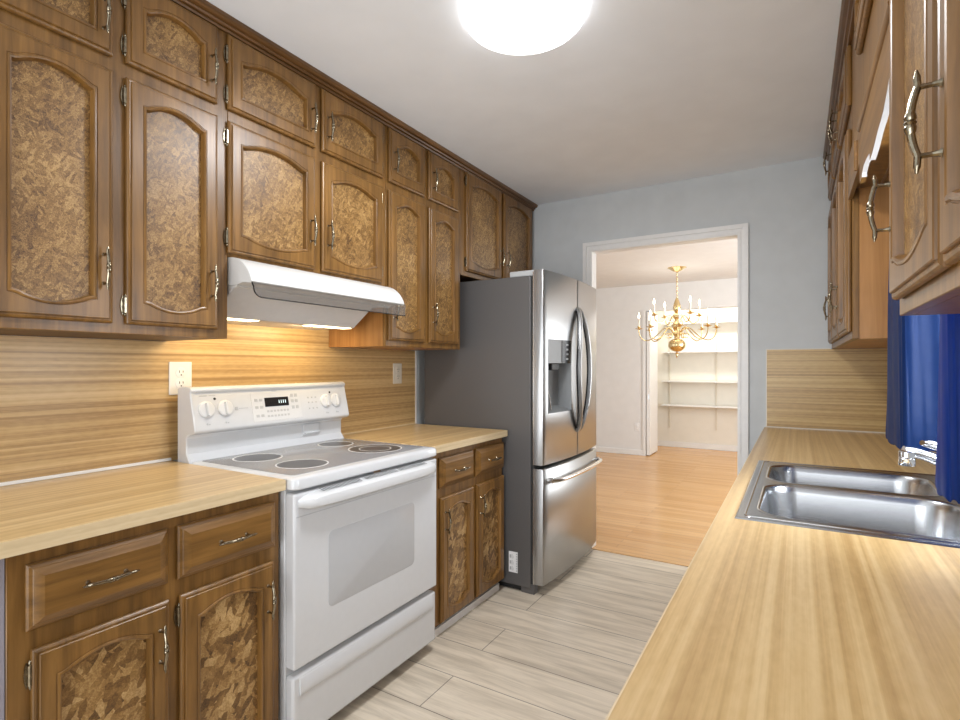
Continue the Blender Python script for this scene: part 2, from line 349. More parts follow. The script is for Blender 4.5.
w2 = struct(mb, 'added_window', 'trim')  # invented window, unseen, made as the opening for the added dining light
struct(MB().box(-4.2, 8.75, 0, 1.2, 8.85, ZD), 'wall_closet_back', 'closet')
struct(MB().box(CX0-0.5, YD+0.12, 0, CX0-0.4, 8.75, ZD), 'wall_closet_left', 'closet')
struct(MB().box(-4.2, YD-0.014, 0, CX0-0.02, YD-0.0005, 0.075), 'baseboard_dining', 'trim', 0.003)
struct(MB().box(CX0-0.4, 8.735, 0, 1.2, 8.7495, 0.085), 'baseboard_closet', 'trim', 0.003)
d1 = struct(MB().box(CX0+0.01, YD-0.02, 0.012, CX0+0.058, YD+0.46, 2.045), 'door_1', 'trim', 0.004)
MB().box(CX0+0.03, YD-0.0235, 0.80, CX0+0.05, YD-0.02, 0.87).build('latch_plate', 'steel_bright', d1)
mb = MB(); mb.box(CX0-0.045, YD-0.016, 0, CX0, YD-0.0005, 2.06)
struct(mb, 'trim_4', 'trim')
# sink window
mb = MB(); fr = 0.045
mb.box(XR+0.03, WY0, WZ0, XR+0.08, WY0+fr, WZ1); mb.box(XR+0.03, WY1-fr, WZ0, XR+0.08, WY1, WZ1); mb.box(XR+0.03, WY0+fr, WZ0, XR+0.08, WY1-fr, WZ0+fr)
mb.box(XR+0.03, WY0+fr, WZ1-fr, XR+0.08, WY1-fr, WZ1); mb.box(XR+0.035, WY0+fr, 1.49, XR+0.075, WY1-fr, 1.52)
w1 = struct(mb, 'window_1', 'trim', 0.003)
MB().box(XR+0.052, WY0+fr, WZ0+fr, XR+0.056, WY1-fr, WZ1-fr).build('pane', 'pane', w1)

# ------------------------------------------------------------------ cabinet hardware and doors
def handle_mesh(L=0.102, name='handle'):
    """antique bow pull, local: runs along z, stands out along +x"""
    mb = MB(); h = L/2
    for sgn in (-1, 1):
        mb.tube([(0, 0, sgn*h*0.80), (0.003, 0, sgn*h*0.80), (0.010, 0, sgn*h*0.80), (0.022, 0, sgn*h*0.80)], [0.0055, 0.0036, 0.0030, 0.0034], 8)
    pts, rad = [], []
    for i in range(49):
        t = -1 + 2*i/48; z = t*h*1.20
        x = 0.022 + 0.007*max(0, 1-(t/0.66)**2) + 0.003*max(0, abs(t)-0.7)
        r = 0.0048 - 0.0012*abs(t)
        if abs(t) < 0.20: r = 0.0046 + 0.0022*abs(cos(t*31))
        if abs(t) > 0.9: r = 0.0030 - 0.016*(abs(t)-0.9)
        pts.append((x, 0, z)); rad.append(r)
    mb.tube(pts, rad, 10)
    return mb.mesh(name, 'pewter')
def hinge_mesh():
    mb = MB(); mb.box(0, -0.006, -0.021, 0.003, 0.0, 0.021)
    mb.tube([(0.006, 0, -0.033), (0.006, 0, -0.029), (0.006, 0, -0.026), (0.006, 0, -0.0235), (0.006, 0, -0.022), (0.006, 0, 0.022), (0.006, 0, 0.0235), (0.006, 0, 0.026), (0.006, 0, 0.029), (0.006, 0, 0.033)],
            [0.001, 0.0032, 0.0036, 0.002, 0.0052, 0.0052, 0.002, 0.0036, 0.0032, 0.001], 10)
    pts = [(-0.0075, -0.021), (-0.0095, -0.014), (-0.0105, 0.0), (-0.0095, 0.014), (-0.0075, 0.021), (-0.0055, 0.029), (-0.003, 0.021), (-0.003, -0.021), (-0.0055, -0.029)]
    mb.loops([[(0.0005, y, z) for y, z in pts], [(0.0028, y, z) for y, z in pts]])
    return mb.mesh('hinge', 'pewter')
HM, HGM = handle_mesh(), hinge_mesh()
class Side:                                       # a run of cabinets: face plane x, outward direction s
    def __init__(k, x, s): k.x = x; k.s = s
    def P(k, a, z, n): return (k.x + k.s*n, a, z)
    def rot(k): return 0.0 if k.s > 0 else pi
def rect_loop(a0, a1, z0, z1, n):
    L = []
    for i in range(n): L.append((a0+(a1-a0)*i/n, z0))
    for i in range(n): L.append((a1, z0+(z1-z0)*i/n))
    for i in range(n): L.append((a1-(a1-a0)*i/n, z1))
    for i in range(n): L.append((a0, z1-(z1-z0)*i/n))
    return L
def arch_loop(a0, a1, z0, z1, n, top, bot):
    """opening with an eyebrow arch on top (rise) and, when bot, one hanging below; z0,z1 at the corners"""
    def bow(t): 
        if t < 0.07 or t > 0.93: return 0.10*min(t, 1-t)/0.07
        u = (t-0.07)/0.86; return 0.10 + 0.90*(1-(2*u-1)**2)
    L = []
    for i in range(n): t = i/n; L.append((a0+(a1-a0)*t, z0-bot*bow(t)))
    for i in range(n): t = i/n; L.append((a1, z0+(z1-z0)*t))
    for i in range(n): t = i/n; L.append((a1-(a1-a0)*t, z1+top*bow(t)))
    for i in range(n): t = i/n; L.append((a0, z1-(z1-z0)*t))
    return L
def door_scaled(k, a0, a1, z0, z1, hz): h = 1.2819; return a0*k, a1*k, h+(z0-h)*k, h+(z1-h)*k, h+(hz-h)*k
def door(cab, sd, a0, a1, z0, z1, handle, hz, top=0.028, bot=0.024, stile=0.052, trail=0.078, brail=0.072, panel='burl', hinge_zs=None, hinge=True, horiz=False):
    n = 14; T = 0.020; mb = MB()
    if sd.s > 0: a0, a1, z0, z1, hz = door_scaled(1.0075 if sd.x < -1.6 else 1.0105, a0, a1, z0, z1, hz)
    stile = min(stile, (a1-a0)*0.24)
    O = lambda d: rect_loop(a0+d, a1-d, z0+d, z1-d, n)
    def A(d): return arch_loop(a0+stile+d, a1-stile-d, z0+brail+d, z1-trail-d, n, top, bot)
    R = []
    for lp, nn in ((O(0.004), 0.0), (O(0.001), 0.003), (O(0.0), 0.007), (O(0.001), 0.0115), (O(0.0035), 0.0145), (O(0.007), 0.0158), (O(0.0115), 0.0150), (O(0.0120), 0.0185), (O(0.0135), T),
                   (A(-0.010), T), (A(-0.0095), T-0.0015), (A(-0.008), T-0.0015), (A(-0.0065), T+0.0012), (A(-0.003), T+0.0022), (A(0.0), T+0.0008), (A(0.0012), T-0.003), (A(0.0022), T-0.011), (A(0.003), T-0.0172)):
        R.append([sd.P(a, z, nn) for a, z in lp])
    mb.loops(R, cap0=True, cap1=False)
    d = mb.build('door', 'wood_v', cab, angle=27)
    pb = MB(); lp = A(0.0025); pb.loops([[sd.P(a, z, T-0.0185) for a, z in lp], [sd.P(a, z, T-0.0160) for a, z in lp]])
    pb.build('panel', panel, d, label='burl wood flake panel', angle=60)
    ha = a1-0.027 if handle == 'hi' else a0+0.027
    place(HM, 'handle', d, sd.P(ha, hz, T+0.0005), (0, 0, sd.rot()), 'antique metal pull')
    if hinge:
        if hinge_zs is None: hinge_zs = (z0+0.055, z1-0.055)
        for hzz in hinge_zs:
            ha = a0-0.001 if handle == 'hi' else a1+0.001
            flip = (handle == 'hi') == (sd.s > 0)
            place(HGM, 'hinge', d, sd.P(ha, hzz, 0.001), (0 if flip else pi, 0, sd.rot()), 'antique metal hinge')
    return d
def drawer(cab, sd, a0, a1, z0, z1):
    n = 4; mb = MB(); T = 0.026
    if sd.s > 0: a0, a1, z0, z1, _h = door_scaled(1.0105, a0, a1, z0, z1, 0)
    O = lambda d: rect_loop(a0+d, a1-d, z0+d, z1-d, n)
    mb.loops([[sd.P(a, z, nn) for a, z in O(dd)] for dd, nn in ((0.004, 0), (0, 0.004), (0, 0.009), (0.004, 0.0125), (0.010, 0.0150), (0.0115, 0.017), (0.020, 0.0225), (0.028, T))])
    d = mb.build('drawer', 'wood_h', cab, angle=12)
    place(HM, 'handle', d, sd.P((a0+a1)/2, (z0+z1)/2, T+0.0005), (pi/2, 0, sd.rot()), 'antique metal pull')
    return d
def carcass(cab, sd, y0, y1, z0, z1, back, side_lo=True, side_hi=True, mat='wood_side', fr=True):
    mb = MB()
    mb.box(sd.x - sd.s*0.0195, y0, z0, back, y1, z1)
    b_ = mb.build('cabinet_box', mat, cab)
    return b_
def face_frame(cab, sd, y0, y1, z0, z1):
    return MB().box(sd.x - sd.s*0.0195, y0, z0, sd.x, y1, z1).build('face_frame', 'wood_v', cab, bevel=0.0015, seg=1)

# ------------------------------------------------------------------ left wall cabinets
LU = Side(-1.697, 1)
ZR0, ZR1 = 2.160, 2.418
def upper(y0, y1, z0, label, row2, row1, back=XW+0.001):
    cab = thing('wall_cabinet', label, 'cabinet', (back, y0, z0), 'wall cabinets on the left side')
    y0 += 0.0006; y1 -= 0.0006
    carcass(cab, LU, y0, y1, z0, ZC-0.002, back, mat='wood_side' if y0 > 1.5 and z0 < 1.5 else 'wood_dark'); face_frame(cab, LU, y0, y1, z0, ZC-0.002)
    for a0, a1, hd, zb, zt in row2: door(cab, LU, a0, a1, zb, zt, hd, zb+0.150)
    for a0, a1, hd in row1: door(cab, LU, a0, a1, ZR0, ZR1, hd, ZR0+0.105, top=0.030, bot=0.0, trail=0.085, brail=0.058, hinge_zs=(ZR0+0.06, ZR1-0.06))
    return cab
upper(0.445, 1.130, 1.375, 'tall burl-panelled wall cabinet at the near left end, above the long counter', [(0.478, 0.760, 'hi', 1.402, 2.121), (0.795, 1.078, 'hi', 1.402, 2.121)], [(0.478, 0.760, 'hi'), (0.795, 1.078, 'hi')])
upper(1.130, 1.952, 1.660, 'short wide wall cabinet directly above the white range hood', [(1.116, 1.497, 'hi', 1.668, 2.121), (1.533, 1.903, 'lo', 1.668, 2.121)], [(1.116, 1.500, 'hi'), (1.533, 1.906, 'lo')])
upper(1.952, 2.606, 1.375, 'wall cabinet with two narrow doors between range hood and fridge', [(1.948, 2.231, 'lo', 1.402, 2.121), (2.270, 2.549, 'lo', 1.402, 2.121)], [(1.950, 2.231, 'lo'), (2.266, 2.549, 'lo')])
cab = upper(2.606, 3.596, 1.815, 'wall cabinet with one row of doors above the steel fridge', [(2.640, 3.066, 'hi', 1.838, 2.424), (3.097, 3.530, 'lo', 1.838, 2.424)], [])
mb = MB(); prof = [(-1.697, 2.430), (-1.687, 2.430), (-1.684, 2.436), (-1.687, 2.440), (-1.676, 2.441), (-1.673, 2.447), (-1.676, 2.451), (-1.663, 2.453), (-1.656, 2.460), (-1.656, 2.472), (-1.697, 2.472)]
mb.prism([(x+0.0008, z) for x, z in prof], 0.445, 3.597)
tag(mb.build('crown_molding', 'crown', origin=(-1.69, 0.425, 2.434), angle=20), 'brown wooden crown molding along the ceiling above left wall cabinets', 'molding')

# ------------------------------------------------------------------ left base cabinets and counters
LB = Side(-1.449, 1)
def base(y0, y1, label, doors, drawers, group='base cabinets on the left side'):
    cab = thing('base_cabinet', label, 'cabinet', (XW+0.001, y0, 0), group)
    carcass(cab, LB, y0, y1, 0.062, 0.879, XW+0.001, mat='wood_v'); face_frame(cab, LB, y0, y1, 0.062, 0.879)
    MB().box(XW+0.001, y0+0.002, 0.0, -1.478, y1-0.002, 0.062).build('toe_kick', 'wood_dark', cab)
    MB().box(-1.478, y0+0.002, 0.0, -1.466, y1-0.002, 0.036).build('kick_strip', 'trim', cab, label='white strip along the floor')
    for a0, a1, hd in doors: door(cab, LB, a0, a1, 0.082, 0.665, hd, 0.555, top=0.026, bot=0.03, panel='flake')
    for a0, a1 in drawers: drawer(cab, LB, a0, a1, 0.708, 0.852)
    return cab
base(0.452, 1.146, 'base cabinet at the near left, under the long counter beside the range', [(0.487, 0.780, 'hi'), (0.809, 1.106, 'hi')], [(0.478, 0.778), (0.804, 1.112)])
base(1.972, 2.664, 'base cabinet with small drawers between white range and grey fridge', [(2.020, 2.310, 'lo'), (2.342, 2.636, 'lo')], [(2.014, 2.313), (2.336, 2.636)])
tag(MB().box(XW+0.001, 0.405, 0, -1.452, 0.4505, 0.879).build('end_panel', 'trim_grey', origin=(-1.77, 0.42, 0)), 'grey painted panel at the open left end of the base cabinet', 'panel')
def countertop(y0, y1, label):
    t = thing('countertop', label, 'countertop', (-1.75, y0, 0.880), 'left laminate countertops')
    MB().box(XW+0.001, y0, 0.880, -1.4195, y1, 0.914).build('slab', 'counter_l', t, bevel=0.001, seg=1)
    MB().box(-1.4195, y0, 0.880, -1.417, y1, 0.9135).build('front_edge_band', 'counter_edge', t)
    return t
countertop(0.20, 1.147, 'wood-look laminate countertop left of the white range')
countertop(1.962, 2.671, 'short wood-look laminate countertop between range and fridge')
mb = MB(); mb.box(XW+0.0005, 0.20, 0.914, XW+0.006, 2.672, 1.374); mb.box(XW+0.0005, 1.131, 1.374, XW+0.006, 1.951, 1.659)
tag(mb.build('backsplash', 'splash', origin=(XW, 0.2, 0.914)), 'striped wood-look laminate backsplash behind the range on left wall', 'backsplash')
struct(MB().box(XW+0.006, 0.20, 0.9145, XW+0.012, 1.146, 0.926), 'trim_5', 'trim', 0.002)
struct(MB().box(XW+0.006, 1.962, 0.9145, XW+0.010, 2.671, 0.918), 'trim_6', 'counter_edge')
struct(MB().box(XW+0.0005, 2.6725, 0.9145, XW+0.010, 2.686, 1.374), 'trim_7', 'trim')

# outlets
def outlet(x, y, z, w, hgt, nrm, label, mat, kind='outlet'):
    t = thing('wall_outlet', label, 'outlet', (x, y, z))
    if nrm == 'x': mb = MB().box(x, y-w/2, z-hgt/2, x+0.006, y+w/2, z+hgt/2)
    else: mb = MB().box(x-w/2, y-0.006, z-hgt/2, x+w/2, y, z+hgt/2)
    pl = mb.build('cover_plate', mat, t, bevel=0.002)
    for dz in (-0.27, 0.27):
        zz = z+dz*hgt*0.62
        if nrm == 'x':
            f = MB().lathe_ax((x+0.006, y, zz), (1, 0, 0), [(w*0.24, 0), (w*0.24, 0.002), (w*0.22, 0.0028)], 20).build('receptacle', mat, t)
            mb = MB()
            for dy in (-0.007, 0.007): mb.box(x+0.0085, y+dy-0.0012, zz, x+0.0093, y+dy+0.0012, zz+0.009)
            mb.box(x+0.0085, y-0.0022, zz-0.011, x+0.0093, y+0.0022, zz-0.006)
            mb.build('socket_slots', 'dark', f)
        else:
            MB().lathe_ax((x, y-0.006, zz), (0, -1, 0), [(w*0.24, 0), (w*0.24, 0.002), (w*0.22, 0.0028)], 16).build('receptacle', mat, t)
    return t
outlet(XW+0.006, 1.182, 1.232, 0.088, 0.128, 'x', 'white double outlet on the backsplash at left corner of the range', 'plate')
outlet(XW+0.006, 2.495, 1.233, 0.078, 0.122, 'x', 'ivory outlet on the backsplash between range and fridge', 'ivory')
outlet(-1.975, YD-0.0005, 0.40, 0.075, 0.115, 'y', 'small white outlet low on the dining room wall', 'plate')

# ------------------------------------------------------------------ range
RY0, RY1 = 1.152, 1.946
XD = -1.388
rg = thing('electric_range', 'white freestanding electric range with glass cooktop and oven window', 'stove', (-1.75, (RY0+RY1)/2, 0))
MB().box(-2.045, RY0+0.004, 0.03, -1.432, RY1-0.004, 0.876).build('body', 'enamel', rg, bevel=0.004)
MB().box(-1.98, RY0+0.02, 0.0, -1.47, RY1-0.02, 0.03).build('base', 'dark', rg)
# cooktop: rounded front corners
def rrect(x0, x1, y0, y1, r, k=6):
    L = []
    for cx, cy, a in ((x1-r, y0+r, -90), (x1-r, y1-r, 0), (x0+r, y1-r, 90), (x0+r, y0+r, 180)):
        for i in range(k+1):
            t = radians(a+90*i/k); L.append((cx+r*cos(t), cy+r*sin(t)))
    return L
mb = MB(); lo = lambda d, z: [(x, y, z) for x, y in rrect(-2.02, -1.383-d, RY0+d, RY1-d, 0.022)]
mb.loops([lo(0.004, 0.878), lo(0.0, 0.882), lo(0.0, 0.903), lo(0.003, 0.911), lo(0.010, 0.9155), lo(0.024, 0.917)])
mb.build('cooktop_rim', 'enamel', rg)
mb = MB(); g = lambda d, z: [(x, y, z) for x, y in rrect(-1.955+d, -1.432-d, RY0+0.036+d, RY1-0.036-d, 0.02)]
mb.loops([g(0, 0.9165), g(0, 0.9182), g(0.001, 0.9188)])
glass = mb.build('cooktop_glass', 'cook_glass', rg)
def burner(x, y, r, inner=None):
    mb = MB(); mb.lathe((x, y, 0.9188), [(r-0.005, 0), (r-0.005, 0.0003)], 48)
    b_ = mb.build('burner', 'burner_dark', glass)
    mb = MB(); rr = [(r-0.005, 0.0), (r-0.005, 0.0006), (r, 0.0006), (r, 0.0)]
    n = 64
    def ring(rr):
        rings = [[(x+q*cos(2*pi*k/n), y+q*sin(2*pi*k/n), 0.9188+z) for k in range(n)] for q, z in rr]
        mb.loops(rings, False, False)
    ring(rr)
    if inner: ring([(inner-0.004, 0.0), (inner-0.004, 0.0006), (inner, 0.0006), (inner, 0.0)])
    mb.build('burner_ring', 'ring_white', b_, label='pale ring around the cooking zone')
burner(-1.570, 1.345, 0.094); burner(-1.825, 1.345, 0.092); burner(-1.585, 1.755, 0.116, 0.070); burner(-1.835, 1.765, 0.080)
# back guard: profile from the side
prof = [(-2.045, 0.878), (-2.045, 1.192), (-2.02, 1.200), (-1.968, 1.200), (-1.957, 1.194), (-1.955, 1.186), (-1.960, 1.176), (-1.928, 1.040), (-1.929, 1.031), (-1.936, 1.026), (-1.975, 1.016), (-1.984, 1.006), (-1.984, 0.945), (-1.962, 0.916), (-1.962, 0.878)]
mb = MB()
mb.prism(prof, RY0, RY1)
bg = mb.build('back_guard', 'enamel', rg, bevel=0.004, seg=2, angle=25)
nx, nz = Vector((0.136, 0, 0.032)).normalized(), None
cn = Vector((0.9734, 0, 0.2291))                  # outward normal of the sloped control face
def cface(y, t): # point on the control face, t from 0 (bottom) to 1 (top)
    return Vector((-1.928 + (-1.960+1.928)*t, y, 1.040 + 0.136*t))
upv = (cface(0, 1)-cface(0, 0)).normalized()
def cquad(mb, y0, y1, t0, t1, n0=0.0, n1=0.0012):
    q = [cface(y0, t0), cface(y1, t0), cface(y1, t1), cface(y0, t1)]
    mb.loops([[p+cn*n0 for p in q], [p+cn*n1 for p in q]])
MB().box(-1.9595, RY0+0.022, 1.1775, -1.9565, RY1-0.022, 1.1805).build('painted_shade_line', 'mark_grey', bg)  # raised grey strip drawn as the shade line below the top lip
for ky in (1.207, 1.285, 1.806, 1.869):
    c0 = cface(ky, 0.53); mb = MB()
    mb.lathe_ax(c0, cn, [(0.033, 0.0), (0.033, 0.004), (0.030, 0.007), (0.026, 0.008)], 28)
    kb = mb.build('knob', 'enamel_soft', bg)
    mb = MB(); ang = radians(90)
    a = upv; bdir = Vector((0, 1, 0))
    pr = [(-0.024, -0.007), (0.024, -0.007), (0.028, 0.0), (0.024, 0.007), (-0.024, 0.007), (-0.028, 0)]
    mb.loops([[c0+cn*0.008+a*u+bdir*w for u, w in pr], [c0+cn*0.020+a*u*0.96+bdir*w*0.7 for u, w in pr]])
    mb.build('grip', 'enamel_soft', kb, bevel=0.001)
mb = MB()
for ky in (1.246, 1.838): mb.lathe_ax(cface(ky, 0.82), cn, [(0.005, 0), (0.005, 0.0015)], 12)
mb.build('indicator_light', 'dark', bg)
mb = MB(); cquad(mb, 1.405, 1.655, 0.05, 0.92, 0, 0.0008); cp = mb.build('control_panel', 'enamel', bg)
mb = MB(); cquad(mb, 1.468, 1.590, 0.48, 0.76, 0, 0.0022); dp = mb.build('display', 'black', bg)
mb = MB()
for i, w in enumerate((0.008, 0.008, 0.008, 0.008)): cquad(mb, 1.538+i*0.011, 1.538+i*0.011+w*0.5, 0.57, 0.67, 0.0022, 0.0026)
mb.build('digit', 'segment', dp)
mb = MB()
for yy in (1.420, 1.443):
    for t in (0.18, 0.44, 0.66): cquad(mb, yy, yy+0.014, t, t+0.08, 0.0008, 0.0016)
for yy in (1.605, 1.627):
    for t in (0.36, 0.56, 0.74): cquad(mb, yy, yy+0.014, t, t+0.10, 0.0008, 0.0016)
for i in range(7):
    for t in (0.16, 0.31): cquad(mb, 1.474+i*0.017, 1.484+i*0.017, t, t+0.06, 0.0008, 0.0016)
mb.build('buttons', 'mark_grey', cp)
MK = lambda *qs: [None for q in [MB()] for _ in [[cquad(q, *v) for v in qs], q.build('printed_marks', 'mark_grey', bg)]]
for ky in (1.207, 1.285, 1.806, 1.869): MK((ky-0.006, ky-0.001, 0.10, 0.15), (ky+0.003, ky+0.008, 0.10, 0.13))
MK((1.185, 1.215, 0.90, 0.93), (1.225, 1.25, 0.91, 0.93)); MK((1.328, 1.340, 0.45, 0.55), (1.345, 1.385, 0.49, 0.505)); MK((1.51, 1.535, 0.955, 0.975))
MK(*[(1.700+i*0.022, 1.706+i*0.022, t, t+0.04) for i in range(3) for t in (0.3, 0.5, 0.66)])
MB().box(-1.984, 1.700, 0.955, -1.978, 1.800, 1.006).build('vent_plate', 'enamel', bg, bevel=0.002)
MB().box(-1.978, 1.705, 0.962, -1.968, 1.795, 0.970).build('vent_lip', 'enamel', bg, bevel=0.002)
# oven door
mb = MB(); mb.box(-1.432, RY0+0.004, 0.296, XD, RY1-0.004, 0.866)
od = mb.build('oven_door', 'enamel', rg, bevel=0.007, seg=3)
mb = MB(); wl = lambda d, x: [(x, y, z) for y, z in rrect(1.302+d, 1.778-d, 0.446+d, 0.708-d, 0.022)]
mb.loops([wl(0, XD-0.001), wl(0, XD+0.0008), wl(0.0015, XD+0.0012)]); mb.build('oven_window', 'oven_glass', od, label='pale grey oven window')
MB().box(XD-0.001, RY0+0.012, 0.789, XD+0.0008, RY1-0.012, 0.7915).build('door_seam', 'mark_grey', od)
# handle: wide bowed bar whose ends run into the door
mb = MB(); rings = []
n = 25
for i in range(n):
    t = -1 + 2*i/(n-1); y = (RY0+RY1)/2 + t*(RY1-RY0)*0.475
    e = max(0.0, 1-abs(t)**6)**0.5
    out = 0.004 + 0.044*e; hh = 0.010 + 0.014*e; zc = 0.832
    pr = [(0, -hh), (out*0.65, -hh), (out*0.95, -hh*0.6), (out, 0), (out*0.9, hh*0.7), (out*0.6, hh*1.05), (0, hh*1.3)]
    rings.append([(XD-0.001+px, y, zc+pz) for px, pz in pr])
mb.loops(rings); mb.build('oven_handle', 'enamel_soft', od)
for i0, i1 in ((0, 17), (19, 35), (36, 52)):
    mb = MB(); x0 = XD+0.004
    for i in range(i0, i1):
        y = 1.255 + i*0.0112
        mb.add([(x0, y, 0.8672), (x0+0.021, y+0.004, 0.8615), (x0+0.021, y+0.0090, 0.8615), (x0, y+0.0050, 0.8672)], [(0, 1, 2, 3)])
    mb.build('vent_slots', 'black', od)
MB().box(XD-0.03, 1.535, 0.867, XD-0.006, 1.575, 0.8775).build('door_latch', 'steel_bright', rg)
# storage drawer
XL_ = XD-0.006
dr = MB().box(-1.432, RY0+0.004, 0.052, XL_, RY1-0.004, 0.272).build('storage_drawer', 'enamel', rg, bevel=0.010, seg=3)
mb = MB(); pr = [(XL_-0.0001, 0.262), (XL_-0.0001, 0.205), (XL_+0.0045, 0.205), (XL_+0.007, 0.212), (XL_+0.0065, 0.225), (XL_+0.0025, 0.258)]
mb.prism(pr, RY0+0.03, RY1-0.03); mb.build('drawer_lip', 'enamel', dr, bevel=0.001)

# ------------------------------------------------------------------ range hood
HY0, HY1 = 1.1365, 1.946
hd = thing('range_hood', 'white range hood with smoked visor under the short wall cabinet', 'range hood', (-1.8, 1.54, 1.46))
top = [(XW+0.007, 1.6585), (-1.70, 1.6585)]
for i in range(9):
    t = i/8; top.append((-1.70 + 0.125*sin(t*pi/2*0.82)/sin(pi/2*0.82), 1.6585 - 0.092*(1-cos(t*pi/2*0.95))/(1-cos(pi/2*0.95))))
prof = top + [(-1.585, 1.561), (-1.62, 1.566), (-1.66, 1.560), (XW+0.007, 1.560)]
MB().prism(prof, HY0, HY1).build('canopy', 'hood_white', hd, bevel=0.0015, seg=1, angle=30)
pr = [(XW+0.007, 1.560), (-1.668, 1.560), (-1.802, 1.458), (XW+0.007, 1.458)]
MB().prism(pr, HY0+0.004, 1.848).build('housing', 'hood_under', hd, bevel=0.003)
MB().prism([(-1.668, 1.561), (-1.66, 1.5605), (-1.66, 1.555), (-1.672, 1.553)], HY0+0.004, HY1-0.004).build('housing_rail', 'hood_white', hd)
# visor: smoked sheet with a rounded near corner, hanging from the lip
def visor_pts():
    pts = [(HY0+0.004, 1.5655)]
    for i in range(9):
        t = i/8*pi/2; pts.append((HY0+0.012+0.035*(1-cos(t)), 1.549-0.033*sin(t)))
    pts += [(HY1+0.012, 1.514), (HY1+0.012, 1.5655)]
    return pts
vp = visor_pts(); vx = lambda z: -1.579 - (1.566-z)*0.06
mb = MB(); mb.loops([[(vx(z), y, z) for y, z in vp], [(vx(z)-0.004, y, z) for y, z in vp]])
vs = mb.build('visor', 'visor', hd, label='smoked translucent visor')
mb = MB(); mb.tube([(vx(z)-0.001, y, z) for y, z in vp[:-1]], 0.0022, 6); mb.build('visor_edge', 'black', vs)
for y0, y1 in ((HY0+0.01, 1.34), (1.60, 1.84)):
    MB().box(-1.865, y0, 1.4555, -1.812, y1, 1.4578).build('lamp_lens', 'hood_lamp', hd, label='glowing lamp lens')
mb = MB(); mb.lathe_ax((-1.628, 1.80, 1.6285), (0.5, 0, 0.86), [(0.010, 0.0), (0.010, 0.0015)], 20); mb.lathe_ax((-1.612, 1.845, 1.617), (0.55, 0, 0.83), [(0.006, 0.0), (0.006, 0.0012)], 16)
for i in range(4): mb.box(-1.622, 1.835+i*0.012, 1.619, -1.612, 1.842+i*0.012, 1.6215)
mb.build('emblem', 'mark_grey', hd)
light('hood_lamp_near', 'AREA', (-1.86, 1.26, 1.446), 1.0, (1.0, 0.74, 0.38), (0, radians(48), 0), 0.05, 0.20)
light('hood_lamp_far', 'AREA', (-1.86, 1.68, 1.446), 1.4, (1.0, 0.74, 0.38), (0, radians(48), 0), 0.05, 0.26)

# ------------------------------------------------------------------ fridge
FY0, FY1 = 2.690, 3.590
fg = thing('refrigerator', 'stainless french-door refrigerator with grey side and bottom freezer', 'fridge', (-1.65, 3.13, 0))
MB().box(-2.02, FY0, 0.035, -1.282, FY1-0.016, 1.785).build('cabinet_body', 'fridge_side', fg, bevel=0.004)
MB().box(-1.282, FY0+0.004, 0.06, -1.262, FY1-0.004, 1.780).build('door_gasket', 'dark', fg)
for y in (FY0+0.03, FY1-0.06): MB().box(-1.345, y-0.022, 0.0, -1.262, y+0.03, 0.060).build('foot', 'fridge_side', fg, bevel=0.003)
MB().box(-1.98, FY0+0.03, 0.0, -1.30, FY1-0.03, 0.035).build('base_grille', 'dark', fg)
MB().box(-1.42, FY0+0.012, 1.785, -1.252, FY0+0.11, 1.818).build('hinge_cover', 'fridge_cap', fg, bevel=0.005)
MB().box(-1.50, FY1-0.11, 1.785, -1.252, FY1-0.012, 1.818).build('hinge_cover', 'fridge_cap', fg, bevel=0.005)
YC, HWD = (FY0+FY1)/2, (FY1-FY0)/2
def fx(y, e0, e1):                                  # bowed front, with rolled vertical edges at e0/e1
    x = -1.203 + 0.030*(1-((y-YC)/HWD)**2)
    for e, r in ((e0, 0.010), (e1, 0.010)):
        d = abs(y-e)
        if d < r: x -= r - math.sqrt(max(0, r*r-(r-d)**2))
    return x
def curved_door(name, y0, y1, z0, z1, hole=None, botround=False):
    ys = [y0+0.0008, y0+0.002, y0+0.005, y0+0.010]; k = 16
    ys += [y0+0.010+(y1-y0-0.020)*i/k for i in range(1, k)] + [y1-0.010, y1-0.005, y1-0.002, y1-0.0008]
    zs = [z0, z0+0.004, z1-0.004, z1]
    if hole: ys = sorted(ys + [hole[0], hole[1]]); zs = [z0, z0+0.004, hole[2], hole[3], z1-0.004, z1]
    vs, fs, idx = [], [], {}
    for i, y in enumerate(ys):
        for j, z in enumerate(zs):
            inset = 0.004 if j in (0, len(zs)-1) else 0
            idx[i, j] = len(vs); vs.append((fx(y, y0, y1)-inset, y, z))
    for i in range(len(ys)-1):
        for j in range(len(zs)-1):
            if hole and ys[i] >= hole[0]-1e-6 and ys[i+1] <= hole[1]+1e-6 and zs[j] >= hole[2]-1e-6 and zs[j+1] <= hole[3]+1e-6: continue
            fs.append((idx[i, j], idx[i+1, j], idx[i+1, j+1], idx[i, j+1]))
    b0 = {}
    for i, y in enumerate(ys):
        for j in (0, len(zs)-1):
            b0[i, j] = len(vs); vs.append((-1.262, y, zs[j]))
    J = len(zs)-1
    for i in range(len(ys)-1):
        fs.append((idx[i, 0], b0[i, 0], b0[i+1, 0], idx[i+1, 0])); fs.append((idx[i, J], idx[i+1, J], b0[i+1, J], b0[i, J]))
    I = len(ys)-1
    fs.append(tuple(idx[0, j] for j in range(J+1)) + (b0[0, J], b0[0, 0])); fs.append(tuple(idx[I, j] for j in range(J, -1, -1)) + (b0[I, 0], b0[I, J]))
    mb = MB(); mb.add(vs, fs); return mb.build(name, 'steel', fg, angle=50)
HOLE = (2.740, 3.035, 1.012, 1.430)
ld = curved_door('door', FY0, YC-0.002, 0.727, 1.814, HOLE)
rd = curved_door('door', YC+0.002, FY1, 0.727, 1.814)
fz = curved_door('freezer_drawer', FY0, FY1, 0.062, 0.706)
